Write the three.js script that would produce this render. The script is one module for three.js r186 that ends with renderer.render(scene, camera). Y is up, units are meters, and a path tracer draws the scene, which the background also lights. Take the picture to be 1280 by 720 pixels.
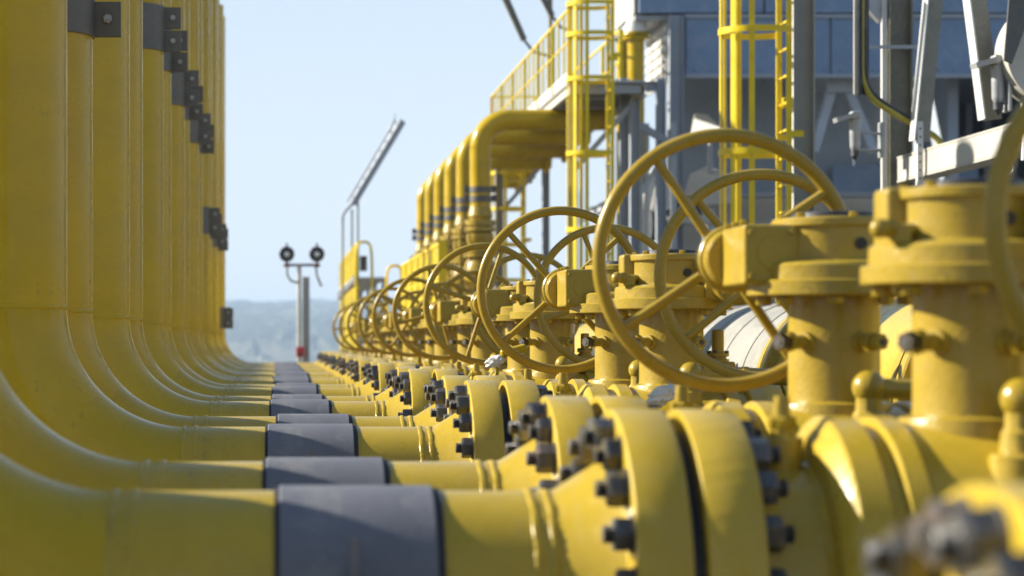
import * as THREE from 'three';
import { mergeGeometries, toCreasedNormals } from 'three/addons/utils/BufferGeometryUtils.js';
import { RoundedBoxGeometry } from 'three/addons/geometries/RoundedBoxGeometry.js';

// ------------------------------------------------------------------ camera, sky, sun, exposure
const scene = new THREE.Scene();
const FPX = 2700, VX = 344.5, VY = 427.6, CY = 1.507;          // long lens, shifted so that uprights stay upright
const camera = new THREE.PerspectiveCamera(2 * Math.atan(360 / FPX) * 180 / Math.PI, 1280 / 720, 0.1, 20000);
camera.position.set(0, CY, 0);
camera.lookAt(0, CY, -10);
camera.setViewOffset(1280, 720, 640 - VX, 360 - VY, 1280, 720);
camera.focus = 11.2;
camera.userData.fStop = 2.6;
camera.updateProjectionMatrix();
const renderer = new THREE.WebGLRenderer({ antialias: true });
renderer.setSize(1280, 720);
renderer.toneMapping = THREE.LinearToneMapping;
renderer.toneMappingExposure = 2.32;
renderer.shadowMap.enabled = true;
renderer.shadowMap.type = THREE.PCFSoftShadowMap;

const skyTex = (() => {
  const W = 64, H = 256, a = new Float32Array(W * H * 4);
  const stops = [[-1, [0.139, 0.127, 0.113]], [-0.02, [0.249, 0.262, 0.266]], [0, [0.392, 0.424, 0.447]], [0.06, [0.359, 0.406, 0.447]], [0.16, [0.301, 0.364, 0.429]], [0.3, [0.183, 0.258, 0.362]], [0.55, [0.087, 0.148, 0.26]], [1, [0.048, 0.092, 0.184]]];
  for (let j = 0; j < H; j++) {
    const e = Math.sin((j + 0.5) / H * Math.PI - Math.PI / 2);
    let i = 0; while (i < stops.length - 2 && e > stops[i + 1][0]) i++;
    const [e0, c0] = stops[i], [e1, c1] = stops[i + 1], t = Math.min(1, Math.max(0, (e - e0) / (e1 - e0)));
    for (let x = 0; x < W; x++) for (let c = 0; c < 4; c++) a[(j * W + x) * 4 + c] = c < 3 ? c0[c] + (c1[c] - c0[c]) * t : 1;
  }
  const t = new THREE.DataTexture(a, W, H, THREE.RGBAFormat, THREE.FloatType);
  t.mapping = THREE.EquirectangularReflectionMapping; t.magFilter = t.minFilter = THREE.LinearFilter; t.needsUpdate = true;
  return t;
})();
scene.background = skyTex; scene.environment = skyTex;
scene.backgroundIntensity = 1; scene.environmentIntensity = 1;

const SA = 18.5 * Math.PI / 180, SE = 27 * Math.PI / 180;       // sun: from beside the upright pipes, a little behind
const sunDir = new THREE.Vector3(-Math.cos(SA) * Math.cos(SE), Math.sin(SE), -Math.sin(SA) * Math.cos(SE));
const sun = new THREE.DirectionalLight(new THREE.Color(1.0, 0.94, 0.83), 5.0);
sun.position.copy(sunDir).multiplyScalar(90).add(new THREE.Vector3(3, 0, -25));
sun.target.position.set(3, 0, -25); scene.add(sun.target);
sun.castShadow = true; sun.shadow.radius = 1;
sun.shadow.mapSize.set(4096, 4096);
Object.assign(sun.shadow.camera, { left: -55, right: 55, top: 45, bottom: -45, near: 1, far: 220 });
scene.add(sun);

// ------------------------------------------------------------------ helpers
let seed = 20240611;
const rnd = () => { seed = (seed * 1664525 + 1013904223) >>> 0; return seed / 4294967296; };
const rr = (a, b) => a + (b - a) * rnd();
const V = (x, y, z) => new THREE.Vector3(x, y, z);
const at = (px, py, d) => V((px - VX) * d / FPX, CY - (py - VY) * d / FPX, -d);   // survey helper: a point measured in the photograph, at its distance
const UP = V(0, 1, 0);

function flat(g, crease) {                                       // unindexed, creased, uv in metres
  let o = crease !== undefined ? toCreasedNormals(g, crease) : (g.index ? g.toNonIndexed() : g);
  const p = o.attributes.position, n = p.count, uv = new Float32Array(n * 2);
  const a = V(), b = V(), c = V(), u = V(), w = V();
  for (let i = 0; i < n; i += 3) {
    a.fromBufferAttribute(p, i); b.fromBufferAttribute(p, i + 1); c.fromBufferAttribute(p, i + 2);
    u.subVectors(b, a); w.subVectors(c, a); u.cross(w);
    const ax = Math.abs(u.x), ay = Math.abs(u.y), az = Math.abs(u.z);
    [a, b, c].forEach((v, k) => {
      let s, t;
      if (ax >= ay && ax >= az) { s = v.z; t = v.y; } else if (ay >= az) { s = v.x; t = v.z; } else { s = v.x; t = v.y; }
      uv[(i + k) * 2] = s; uv[(i + k) * 2 + 1] = t;
    });
  }
  o.setAttribute('uv', new THREE.BufferAttribute(uv, 2));
  for (const k of Object.keys(o.attributes)) if (!['position', 'normal', 'uv', 'color'].includes(k)) o.deleteAttribute(k);
  return o;
}
const merge = (l) => l.length === 1 ? l[0] : mergeGeometries(l);
function box(w, h, d, x = 0, y = 0, z = 0) { const g = new THREE.BoxGeometry(w, h, d); g.translate(x, y, z); return flat(g); }
function rbox(w, h, d, x = 0, y = 0, z = 0, r = 0.01) { const g = new RoundedBoxGeometry(w, h, d, 2, Math.min(r, w / 2.01, h / 2.01, d / 2.01)); g.translate(x, y, z); return flat(g); }
function place(g, a, dir) { g.applyQuaternion(new THREE.Quaternion().setFromUnitVectors(UP, dir)); g.translate(a.x, a.y, a.z); return g; }
function rod(a, b, r0, r1 = r0, n = 16) {                        // capped round bar between two points
  const d = V().subVectors(b, a), L = d.length();
  const g = new THREE.CylinderGeometry(r1, r0, L, n); g.translate(0, L / 2, 0);
  return flat(place(g, a, d.normalize()), 0.7);
}
function bar(a, b, w, h) {                                       // rectangular bar between two points, w sideways, h in the upright sense
  const d = V().subVectors(b, a), L = d.length(); d.normalize();
  const g = new THREE.BoxGeometry(w, h, L);
  const m = new THREE.Matrix4().lookAt(V(), d, Math.abs(d.y) > 0.99 ? V(0, 0, 1) : UP);
  g.applyMatrix4(m); g.translate((a.x + b.x) / 2, (a.y + b.y) / 2, (a.z + b.z) / 2);
  return flat(g);
}
function lathe(pts, axis = 'y', n = 64, crease = 0.5) {          // pts: [along, radius]
  const g = new THREE.LatheGeometry(pts.map(([t, r]) => new THREE.Vector2(Math.max(r, 1e-5), t)), n);
  if (axis === 'x') g.rotateZ(-Math.PI / 2);
  if (axis === 'z') g.rotateX(Math.PI / 2);
  return flat(g, crease);
}
function tube(pts, r, n = 40, m = 12) { return flat(new THREE.TubeGeometry(new THREE.CatmullRomCurve3(pts), n, r, m, false)); }
function hexPrism(af, h, chamfer = 0.1) {                        // along +y from 0
  const R = af / Math.sqrt(3), c = af * chamfer;
  const g = new THREE.LatheGeometry([[0, 1e-5], [0, R * 0.94], [c, R], [h - c, R], [h, R * 0.9], [h, 1e-5]].map(([t, r]) => new THREE.Vector2(r, t)), 6);
  return flat(g, 0.3);
}
function iBeam(a, b, w, h, tf = 0.018, tw = 0.012) {             // upright H/I section swept between two points; flanges face +-"h"
  const d = V().subVectors(b, a), L = d.length(); d.normalize();
  const gs = [box(w, tf, L, 0, h / 2 - tf / 2, 0), box(w, tf, L, 0, -h / 2 + tf / 2, 0), box(tw, h - 2 * tf, L - 0.002, 0, 0, 0)];
  const g = mergeGeometries(gs);
  g.applyMatrix4(new THREE.Matrix4().lookAt(V(), d, Math.abs(d.y) > 0.99 ? V(1, 0, 0) : UP));
  g.translate((a.x + b.x) / 2, (a.y + b.y) / 2, (a.z + b.z) / 2);
  return flat(g);
}
const taken = new Map();
function numbered(name) { const k = taken.get(name) || 0; taken.set(name, k + 1); return k ? `${name}_${String(k).padStart(3, '0')}` : name; }
function thing(name, label, category, pos = V(), group) {
  const o = new THREE.Group(); o.name = numbered(name); o.position.copy(pos); scene.add(o);
  o.userData = { label, category }; if (group) o.userData.group = group;
  return o;
}
function part(name, geos, mat, parent, label) {
  const m = new THREE.Mesh(Array.isArray(geos) ? merge(geos) : geos, mat);
  m.name = name; m.castShadow = m.receiveShadow = true; parent.add(m);
  if (label) m.userData.label = label;
  return m;
}
function structure(name, geos, mat) { const m = part(name, geos, mat, scene); m.userData.kind = 'structure'; return m; }

// ------------------------------------------------------------------ tileable noise and textures
function lattice(n, s) { let q = s >>> 0; const a = new Float32Array(n * n); for (let i = 0; i < n * n; i++) { q = (q * 1664525 + 1013904223) >>> 0; a[i] = q / 4294967296; } return a; }
function tileNoise(N, freqs, s) {                                // sum of wrapped value noise, about 0..1
  const out = new Float32Array(N * N); let tot = 0;
  freqs.forEach(([fx, fy, amp], o) => {
    const n = Math.max(fx, fy), L = lattice(n, s + o * 77); tot += amp;
    for (let y = 0; y < N; y++) {
      const v = y / N * fy, y0 = Math.floor(v), ty = v - y0, sy = ty * ty * (3 - 2 * ty), ya = (y0 % fy) * n, yb = ((y0 + 1) % fy) * n;
      for (let x = 0; x < N; x++) {
        const u = x / N * fx, x0 = Math.floor(u), tx = u - x0, sx = tx * tx * (3 - 2 * tx), xa = x0 % fx, xb = (x0 + 1) % fx;
        out[y * N + x] += amp * ((L[ya + xa] * (1 - sx) + L[ya + xb] * sx) * (1 - sy) + (L[yb + xa] * (1 - sx) + L[yb + xb] * sx) * sy);
      }
    }
  });
  for (let i = 0; i < out.length; i++) out[i] /= tot;
  return out;
}
function dataTex(N, fn, srgb, tile) {
  const a = new Uint8Array(N * N * 4);
  for (let i = 0; i < N * N; i++) { const c = fn(i); for (let k = 0; k < 3; k++) a[i * 4 + k] = Math.max(0, Math.min(255, Math.round(c[k] * 255))); a[i * 4 + 3] = 255; }
  const t = new THREE.DataTexture(a, N, N, THREE.RGBAFormat, THREE.UnsignedByteType);
  t.wrapS = t.wrapT = THREE.RepeatWrapping; t.magFilter = THREE.LinearFilter; t.minFilter = THREE.LinearMipmapLinearFilter; t.generateMipmaps = true;
  if (srgb) t.colorSpace = THREE.SRGBColorSpace;
  t.repeat.set(1 / tile, 1 / tile); t.needsUpdate = true;
  return t;
}
const toS = (c) => c <= 0.0031308 ? 12.92 * c : 1.055 * Math.pow(c, 1 / 2.4) - 0.055;
const N1 = tileNoise(512, [[4, 4, 1], [9, 9, 0.7], [23, 23, 0.4]], 11);
const N2 = tileNoise(512, [[60, 60, 1], [128, 128, 0.8], [256, 256, 0.6]], 23);
const N4 = tileNoise(512, [[70, 70, 1], [19, 19, 0.45]], 91);
const N3 = tileNoise(512, [[11, 11, 1], [31, 31, 1], [97, 97, 0.8]], 37);
const cache = {};
function paint(lin, { rough = 0.34, amp = 0.14, dust = 0.1, dustCol = [0.45, 0.40, 0.30], bump = 0.0006, tile = 1.3, metal = 0, spec = 0.5, chips = 0.28 } = {}) {
  const map = dataTex(512, (i) => {
    const k = 1 + amp * (N1[i] - 0.5) * 1.8 + amp * 0.7 * (N2[i] - 0.5);
    const d = Math.max(0, Math.min(1, (N3[i] - 0.5) * 5)) * dust, ch = chips * Math.max(0, Math.min(1, (N4[i] - 0.845) * 22));
    return lin.map((c, j) => toS(Math.max(0, (c * k * (1 - d) + dustCol[j] * d) * (1 - ch) + [0.10, 0.075, 0.05][j] * ch)));
  }, true, tile);
  const rk = `r${(Math.round(rough * 10) / 10).toFixed(1)}_${tile}`, bk = `b${tile}`;
  const rm = cache[rk] ||= dataTex(512, (i) => { const r = rough + 0.22 * (N1[i] - 0.45) + 0.25 * Math.max(0, N3[i] - 0.5) + 0.08 * (N2[i] - 0.5); return [0, Math.max(0.08, Math.min(1, r)), 0]; }, false, tile);
  const bm = cache[bk] ||= dataTex(512, (i) => { const h = 0.75 * N2[i] + 0.25 * N3[i]; return [h, h, h]; }, false, tile * 0.5);
  const m = new THREE.MeshPhysicalMaterial({ map, roughness: 1, roughnessMap: rm, bumpMap: bm, bumpScale: bump, metalness: metal, specularIntensity: spec * 2 });
  return m;
}
const M = {};
M.yellow = [paint([0.445, 0.302, 0.005], { rough: 0.24, dust: 0.04, dustCol: [0.34, 0.26, 0.10], spec: 0.28, bump: 0.0002 }), paint([0.432, 0.294, 0.005], { rough: 0.27, tile: 1.6, dust: 0.04, dustCol: [0.34, 0.26, 0.10], spec: 0.28, bump: 0.0002 }), paint([0.455, 0.309, 0.007], { rough: 0.26, tile: 1.1, dust: 0.06, dustCol: [0.34, 0.26, 0.10], spec: 0.28, bump: 0.0002 })];
M.run = [paint([0.435, 0.302, 0.023], { rough: 0.30, dust: 0.1, dustCol: [0.38, 0.29, 0.12], amp: 0.18, chips: 0.4, spec: 0.35, bump: 0.0004 }), paint([0.422, 0.293, 0.021], { rough: 0.33, tile: 1.7, dust: 0.14, dustCol: [0.38, 0.29, 0.12], amp: 0.18, chips: 0.4, spec: 0.35, bump: 0.0005 }), paint([0.445, 0.309, 0.027], { rough: 0.28, tile: 1.1, dust: 0.1, dustCol: [0.38, 0.29, 0.12], amp: 0.18, chips: 0.4, spec: 0.35, bump: 0.0004 })];  // the same yellow again, made creamier to paint in sunlight
M.valve = paint([0.350, 0.241, 0.020], { rough: 0.26, dust: 0.1, dustCol: [0.34, 0.27, 0.14], bump: 0.0016, amp: 0.18, chips: 0.4, spec: 0.45 });
M.wheel = paint([0.305, 0.208, 0.020], { rough: 0.26, dust: 0.1, dustCol: [0.34, 0.27, 0.14], tile: 0.9, spec: 0.32 });
M.lemon = paint([0.76, 0.55, 0.005], { rough: 0.42, dust: 0.02, spec: 0.28 });
M.clamp = paint([0.140, 0.142, 0.160], { rough: 0.55, dust: 0.22, dustCol: [0.30, 0.29, 0.26], amp: 0.18, spec: 0.4 });
M.bracket = paint([0.10, 0.095, 0.085], { rough: 0.5, dust: 0.25, dustCol: [0.20, 0.17, 0.12], amp: 0.2 });
M.rubber = paint([0.018, 0.018, 0.02], { rough: 0.7, dust: 0.08, dustCol: [0.1, 0.1, 0.09] });
M.bolt = paint([0.075, 0.072, 0.070], { rough: 0.38, dust: 0.2, dustCol: [0.25, 0.21, 0.13], amp: 0.25, metal: 0.3, tile: 0.4 });
M.bolts = [M.bolt, M.bolt, paint([0.10, 0.088, 0.075], { rough: 0.5, dust: 0.4, dustCol: [0.16, 0.075, 0.03], amp: 0.3, metal: 0.15, tile: 0.3 }), paint([0.06, 0.06, 0.062], { rough: 0.34, dust: 0.35, dustCol: [0.40, 0.29, 0.05], amp: 0.25, metal: 0.3, tile: 0.35 }), paint([0.10, 0.097, 0.094], { rough: 0.42, dust: 0.25, amp: 0.25, metal: 0.4, tile: 0.4 })];
M.black = paint([0.015, 0.015, 0.017], { rough: 0.45 });
M.galv = paint([0.36, 0.37, 0.375], { rough: 0.42, amp: 0.14, metal: 0.35, tile: 0.8 });
M.pale = paint([0.44, 0.42, 0.36], { rough: 0.5, dust: 0.12 });
M.white = paint([0.62, 0.61, 0.57], { rough: 0.45, dust: 0.12 });
M.paleBlue = paint([0.40, 0.44, 0.49], { rough: 0.5, dust: 0.15 });
M.hangerShade2 = paint([0.33, 0.325, 0.29], { rough: 0.55, dust: 0.2 });
M.hangerShade = paint([0.24, 0.225, 0.175], { rough: 0.55, dust: 0.2 });  // front of the hangers, their shade put into the colour
M.cream = paint([0.25, 0.24, 0.205], { rough: 0.6, dust: 0.25, amp: 0.2 });
M.steel = paint([0.31, 0.33, 0.36], { rough: 0.5, dust: 0.14, dustCol: [0.3, 0.3, 0.28] });
M.blue = paint([0.165, 0.240, 0.355], { rough: 0.55, dust: 0.2, dustCol: [0.38, 0.40, 0.42], amp: 0.16, tile: 3 });
M.grey = paint([0.29, 0.335, 0.39], { rough: 0.7, dust: 0.22, dustCol: [0.42, 0.41, 0.38], amp: 0.16, tile: 4 });
M.dark = paint([0.045, 0.047, 0.052], { rough: 0.6, dust: 0.1 });
M.olive = paint([0.20, 0.18, 0.12], { rough: 0.5, dust: 0.2 });
M.brown = paint([0.06, 0.04, 0.015], { rough: 0.55 });
M.rust = paint([0.16, 0.05, 0.03], { rough: 0.6 });
M.red = paint([0.50, 0.02, 0.02], { rough: 0.4 });
M.cable = paint([0.34, 0.28, 0.02], { rough: 0.5 });
M.gravel = paint([0.15, 0.14, 0.118], { rough: 0.95, amp: 0.5, dust: 0.5, dustCol: [0.21, 0.195, 0.165], bump: 0.02, tile: 1.5 });
M.concrete = paint([0.36, 0.35, 0.32], { rough: 0.9, amp: 0.2, dust: 0.3, tile: 2 });
M.glass = new THREE.MeshPhysicalMaterial({ color: 0xe8eef2, roughness: 0.08, metalness: 0, clearcoat: 1 });

// ------------------------------------------------------------------ the land
{
  const rad = [0, 20, 40, 60, 80, 100, 118, 124]; for (let r = 135; r < 9500; r *= r > 1400 && r < 3300 ? 1.009 : 1.05) rad.push(r);
  const ang = []; for (let i = 0; i < 60; i++) ang.push(-0.62 + 0.57 * i / 60); for (let i = 0; i < 420; i++) ang.push(-0.05 + 0.2 * i / 420); for (let i = 0; i <= 50; i++) ang.push(0.15 + 0.47 * i / 50); for (let i = 1; i < 90; i++) ang.push(0.62 + (2 * Math.PI - 1.24) * i / 90);
  const nz = (x, y) => { let s = 0, a = 1, t = 0; for (let o = 0; o < 5; o++) { const u = x * (1 << o) / 512 % 1, v = y * (1 << o) / 512 % 1; s += a * N1[(((v + 9) % 1) * 512 | 0) * 512 + (((u + 9) % 1) * 512 | 0)]; t += a; a *= 0.5; } return s / t; };
  const sm = (x, a, b) => { const t = Math.min(1, Math.max(0, (x - a) / (b - a))); return t * t * (3 - 2 * t); };
  const smoothN = (x, y, f) => { const u = x * f, v = y * f, i = Math.floor(u), j = Math.floor(v), h = (p, q) => { const s = Math.sin(p * 127.1 + q * 311.7) * 43758.5453; return s - Math.floor(s); }; const a = u - i, b = v - j, A = a * a * (3 - 2 * a), B = b * b * (3 - 2 * b); return (h(i, j) * (1 - A) + h(i + 1, j) * A) * (1 - B) + (h(i, j + 1) * (1 - A) + h(i + 1, j + 1) * A) * B; };
  const cover = (x, z) => Math.min(1, sm(smoothN(x + 500, z * 0.22, 1 / 44), 0.46, 0.56) * sm(smoothN(x, z * 0.5, 1 / 9), 0.2, 0.5) + 0.9 * sm(smoothN(x - 90, z * 0.2, 1 / 10), 0.6, 0.72));   // scrub and trees
  const height = (x, z, r) => {
    if (r < 119) return 0;
    const drop = -42 * sm(r, 119, 800);
    const rid = sm(r, 1100, 3000) * (93 + 30 * (smoothN(x, z, 1 / 900) - 0.5) + 14 * (smoothN(x, z, 1 / 260) - 0.5) + 7 * (smoothN(x, z * 0.3, 1 / 55) - 0.5)) - sm(r, 3300, 6000) * 40;
    const wood = cover(x, z) * (1.5 + 2.6 * smoothN(x, z, 1 / 7)) * sm(r, 300, 900);
    return drop + rid + wood;
  };
  const pos = [], col = [], idx = [], na = ang.length, uv = [];
  for (const r of rad) for (const a of ang) {
    const x = r * Math.sin(a), z = -r * Math.cos(a), y = height(x, z, r);
    pos.push(x, y, z); uv.push(x, z);
    const w = cover(x, z), f = smoothN(x * 0.5, z * 0.12, 1 / 16), g = smoothN(x, z * 0.6, 1 / 5);
    const base = [0.075 + 0.09 * f, 0.08 + 0.075 * f, 0.05 + 0.04 * f], tree = [0.022, 0.036, 0.018];
    const k = 0.65 + 0.7 * g, yard = r < 119 ? 1 : 0;
    col.push(...base.map((c, i) => yard ? [0.16, 0.15, 0.13][i] : (c * (1 - w) + tree[i] * w) * k));
  }
  for (let i = 0; i < rad.length - 1; i++) for (let j = 0; j < na; j++) { const k = (j + 1) % na, a = i * na + j, b = i * na + k, c = (i + 1) * na + j, d = (i + 1) * na + k; if (i) idx.push(a, b, c); idx.push(b, d, c); }
  const g = new THREE.BufferGeometry();
  g.setAttribute('position', new THREE.Float32BufferAttribute(pos, 3)); g.setAttribute('uv', new THREE.Float32BufferAttribute(uv, 2)); g.setAttribute('color', new THREE.Float32BufferAttribute(col, 3)); g.setIndex(idx); g.computeVertexNormals();
  const m = structure('terrain', g, new THREE.MeshStandardMaterial({ vertexColors: true, roughness: 1 }));
  m.receiveShadow = true;
  structure('gravel_yard', flat(new THREE.CircleGeometry(90, 48).rotateX(-Math.PI / 2).translate(2, 0.004, -30)), M.gravel);
}
scene.fog = new THREE.FogExp2(new THREE.Color(0.60, 0.78, 1.0), 0.00034);

// ------------------------------------------------------------------ the row of lines: upright pipe, bend, level run, flange, valve
const P = 3.92, GAP = 0.323 * P, A0 = 1.324 * P, AX = 0.90, PR = 0.25;     // AX: height of the pipe axis, PR: pipe radius
const STEM = 1.669;                                                         // where the valve stems stand
const nutGeo = merge([hexPrism(0.074, 0.046), lathe([[0.044, 0.0215], ...[0, 1, 2, 3, 4].flatMap((k) => [[0.046 + k * 0.004, 0.0218], [0.048 + k * 0.004, 0.0190]]), [0.067, 0.0215], [0.069, 0.017], [0.069, 0]], 'y', 12, 0.3), lathe([[-0.001, 0.03], [-0.001, 0.047], [0.005, 0.047], [0.005, 0.03]], 'y', 18, 0.3)]);
const nutLeft = nutGeo.clone().rotateZ(Math.PI / 2), nutRight = nutGeo.clone().rotateZ(-Math.PI / 2);
const smallNut = hexPrism(0.042, 0.024);
const lugStud = merge([hexPrism(0.046, 0.03), rod(V(0, 0.02, 0), V(0, 0.135, 0), 0.014, 0.013, 12)]);

function boltRing(flange, x, geo, r = 0.387, n = 20, phase = 0.5) {
  for (let i = 0; i < n; i++) {
    const a = (i + phase) / n * 2 * Math.PI, b = part('bolt', geo, M.bolts[(rnd() * 5) | 0], flange); b.scale.x = rr(0.86, 1.22);
    b.position.set(x, r * Math.cos(a), r * Math.sin(a)); b.rotation.x = a + rr(0, 1);
  }
}
function weld(x, axis = 'x', R = PR) {                          // rippled hand-laid bead
  const g = new THREE.LatheGeometry([[x - 0.011, R - 0.002], [x - 0.008, R + 0.0022], [x - 0.003, R + 0.0042], [x + 0.003, R + 0.0042], [x + 0.008, R + 0.0022], [x + 0.011, R - 0.002]].map(([t, r]) => new THREE.Vector2(r, t)), 260);
  const p = g.attributes.position;
  for (let i = 0; i < p.count; i++) { const a = Math.atan2(p.getZ(i), p.getX(i)), r = Math.hypot(p.getX(i), p.getZ(i)), k = r > R ? 1 + (0.0012 * Math.sin(a * 66 + 3 * Math.sin(a * 5)) + 0.001 * Math.sin(a * 17 + x * 40)) / r : 1; p.setXYZ(i, p.getX(i) * k, p.getY(i) + (r > R ? 0.0016 * Math.sin(a * 13 + x * 9) : 0), p.getZ(i) * k); }
  if (axis === 'x') g.rotateZ(-Math.PI / 2);
  return flat(g, 1.2);
}

const G = {};
G.upright = lathe([[1.652, PR], [3.2, PR], [5, PR], [7.2, PR], [7.2, 0]], 'y', 96, 0.6);
{
  const c = []; for (let i = 0; i <= 40; i++) { const t = i / 40 * Math.PI / 2; c.push(V(0.75 - 0.75 * Math.cos(t), 0.75 - 0.75 * Math.sin(t), 0)); }
  const g = new THREE.BufferGeometry(), pos = [], nor = [], idx = [], m = 96;
  c.forEach((p, i) => { const t = i / 40 * Math.PI / 2, ux = -Math.cos(t), uy = -Math.sin(t); for (let j = 0; j <= m; j++) { const a = j / m * 2 * Math.PI, n = V(ux * Math.cos(a), uy * Math.cos(a), Math.sin(a)); pos.push(p.x + n.x * PR, p.y + n.y * PR, n.z * PR); nor.push(n.x, n.y, n.z); } });
  for (let i = 0; i < 40; i++) for (let j = 0; j < m; j++) { const a = i * (m + 1) + j, b = a + 1, d = a + m + 1, e = d + 1; idx.push(a, d, b, b, d, e); }
  g.setAttribute('position', new THREE.Float32BufferAttribute(pos, 3)); g.setAttribute('normal', new THREE.Float32BufferAttribute(nor, 3)); g.setIndex(idx);
  G.elbow = flat(g);                                             // local: (0,0.75) is the upright end, (0.75,0) the level end
}
G.level = lathe([[-0.38, PR], [0.1, PR], [0.655, PR]], 'x', 96, 0.6);
G.weldY = weld(1.655, 'y'); G.welds = [weld(-0.385), weld(-0.335), weld(0.645), weld(0.605)];
G.flange = lathe([[0.655, PR], [0.672, PR + 0.004], [0.775, 0.318], [0.792, 0.33], [0.80, 0.345], [0.80, 0.438], [0.804, 0.445], [0.81, 0.447], [0.916, 0.447], [0.922, 0.445], [0.925, 0.44], [0.925, 0.33], [0.936, 0.33], [0.936, 0.24]], 'x', 128, 0.45);
G.gasket = lathe([[0.9265, 0.335], [0.9265, 0.39], [0.9555, 0.39], [0.9555, 0.335]], 'x', 64, 0.4);
G.liner = lathe([[-0.006, PR + 0.0005], [-0.006, PR + 0.006], [0.388, PR + 0.006], [0.388, PR + 0.0005]], 'x', 96, 0.5);
G.band = lathe([[0.006, PR + 0.005], [0.006, PR + 0.0105], [0.009, PR + 0.0128], [0.367, PR + 0.0128], [0.37, PR + 0.0105], [0.37, PR + 0.005]], 'x', 96, 0.5);
G.tab = rbox(0.362, 0.016, 0.10, 0.188, 0, 0, 0.003);
G.pedestal = [box(0.30, 0.02, 0.4, 0.19, 0.02, 0), box(0.16, 0.56, 0.16, 0.19, 0.31, 0), box(0.34, 0.06, 0.3, 0.19, 0.62, 0)];
G.bandY = lathe([[0, PR + 0.001], [0, PR + 0.010], [0.003, PR + 0.012], [0.353, PR + 0.012], [0.356, PR + 0.010], [0.356, PR + 0.001]], 'y', 72, 0.5);
G.tabY = rbox(0.135, 0.168, 0.012, PR + 0.07, 0.084, 0, 0.003);
G.tabBolt = merge([hexPrism(0.04, 0.022), rod(V(0, 0.02, 0), V(0, 0.036, 0), 0.011, 0.011, 10)]).rotateX(Math.PI / 2);

const ordinal = ['', 'nearest', 'second', 'third', 'fourth', 'fifth', 'sixth', 'seventh', 'eighth', 'ninth', 'tenth', 'eleventh', 'twelfth', 'thirteenth', 'fourteenth', 'fifteenth', 'sixteenth', 'seventeenth', 'last'];
const clampHeight = (i) => i <= 4 ? 2.97 : i <= 12 ? 3.78 : i <= 16 ? 2.94 : 1.74;
function pipeLine(i, z) {
  const label = i === 0 ? 'blurred yellow pipe flange with dark nuts, closest to the camera at the lower corner' : `yellow gas pipe bending from upright to level, ${ordinal[i]} in the row ${i === 18 ? '' : 'counted from the camera'}`.trim();
  const t = thing('gas_pipe', label, 'pipe', V(0, 0, z), 'bent yellow pipes in the row'), my = M.yellow[i % 3];
  const u = part('upright_pipe', G.upright, my, t); u.position.x = -1.13; 
  const e = part('elbow', G.elbow, my, t); e.position.set(-1.13, AX, 0);
  const w0 = part('weld_bead', G.weldY, my, t); w0.position.x = -1.13;
  const mr = M.run[i % 3], l = part('level_pipe', G.level, mr, t); l.position.y = AX;
  for (const g of G.welds) part('weld_bead', g, mr, l);
  const f = part('flange', G.flange, mr, t); f.position.y = AX;
  boltRing(f, 0.80, nutLeft, 0.387, 20, 0.5 + rr(-0.05, 0.05));
  const gk = part('gasket', G.gasket, M.black, t); gk.position.y = AX;
  const sx = i < 7 ? [0, 0.003, -0.033, -0.038, 0.006, -0.032, -0.026][i] : rr(-0.03, 0.01), sw = i < 7 ? [1, 1, 0.95, 0.98, 0.93, 0.95, 0.9][i] : rr(0.9, 1);
  const ln = part('rubber_liner', G.liner, M.rubber, t); ln.position.set(sx, AX, 0); ln.scale.x = sw;
  const bd = part('pipe_clamp', G.band, M.clamp, t, 'dark grey saddle clamp round the level run'); bd.position.set(sx, AX, 0); bd.scale.x = sw; bd.rotation.x = rr(-0.5, 0.5);
  for (const s of [1, -1]) {
    const tb = part('clamp_lug', G.tab, M.clamp, t); tb.position.set(sx, AX + 0.02, s * 0.305);
    for (const q of [0.176, 0.355]) { const b = part('lug_bolt', q < 0.2 ? lugStud : smallNut, M.clamp, tb); b.position.set(q, 0.008, -s * 0.012); }
  }
  part('pedestal', G.pedestal, M.steel, t).position.x = sx;
  const h = clampHeight(i), br = part('pipe_bracket', G.bandY, M.bracket, t, 'dark steel bracket clamped round the upright pipe'); br.position.set(-1.13, h, 0); 
  for (const [dy, zz] of [[0.184, 0.012], [0.184, -0.012], [0.002, 0.012], [0.002, -0.012]]) {
    const tb = part('lug', G.tabY, M.bracket, br); tb.position.set(0, dy, zz);
    
  }
  for (const dy of [0.268, 0.086]) { const b = part('lug_bolt', G.tabBolt, M.galv, br); b.position.set(PR + 0.075, dy, 0.018); b.rotation.z = rr(0, 1); }
  return t;
}

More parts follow.
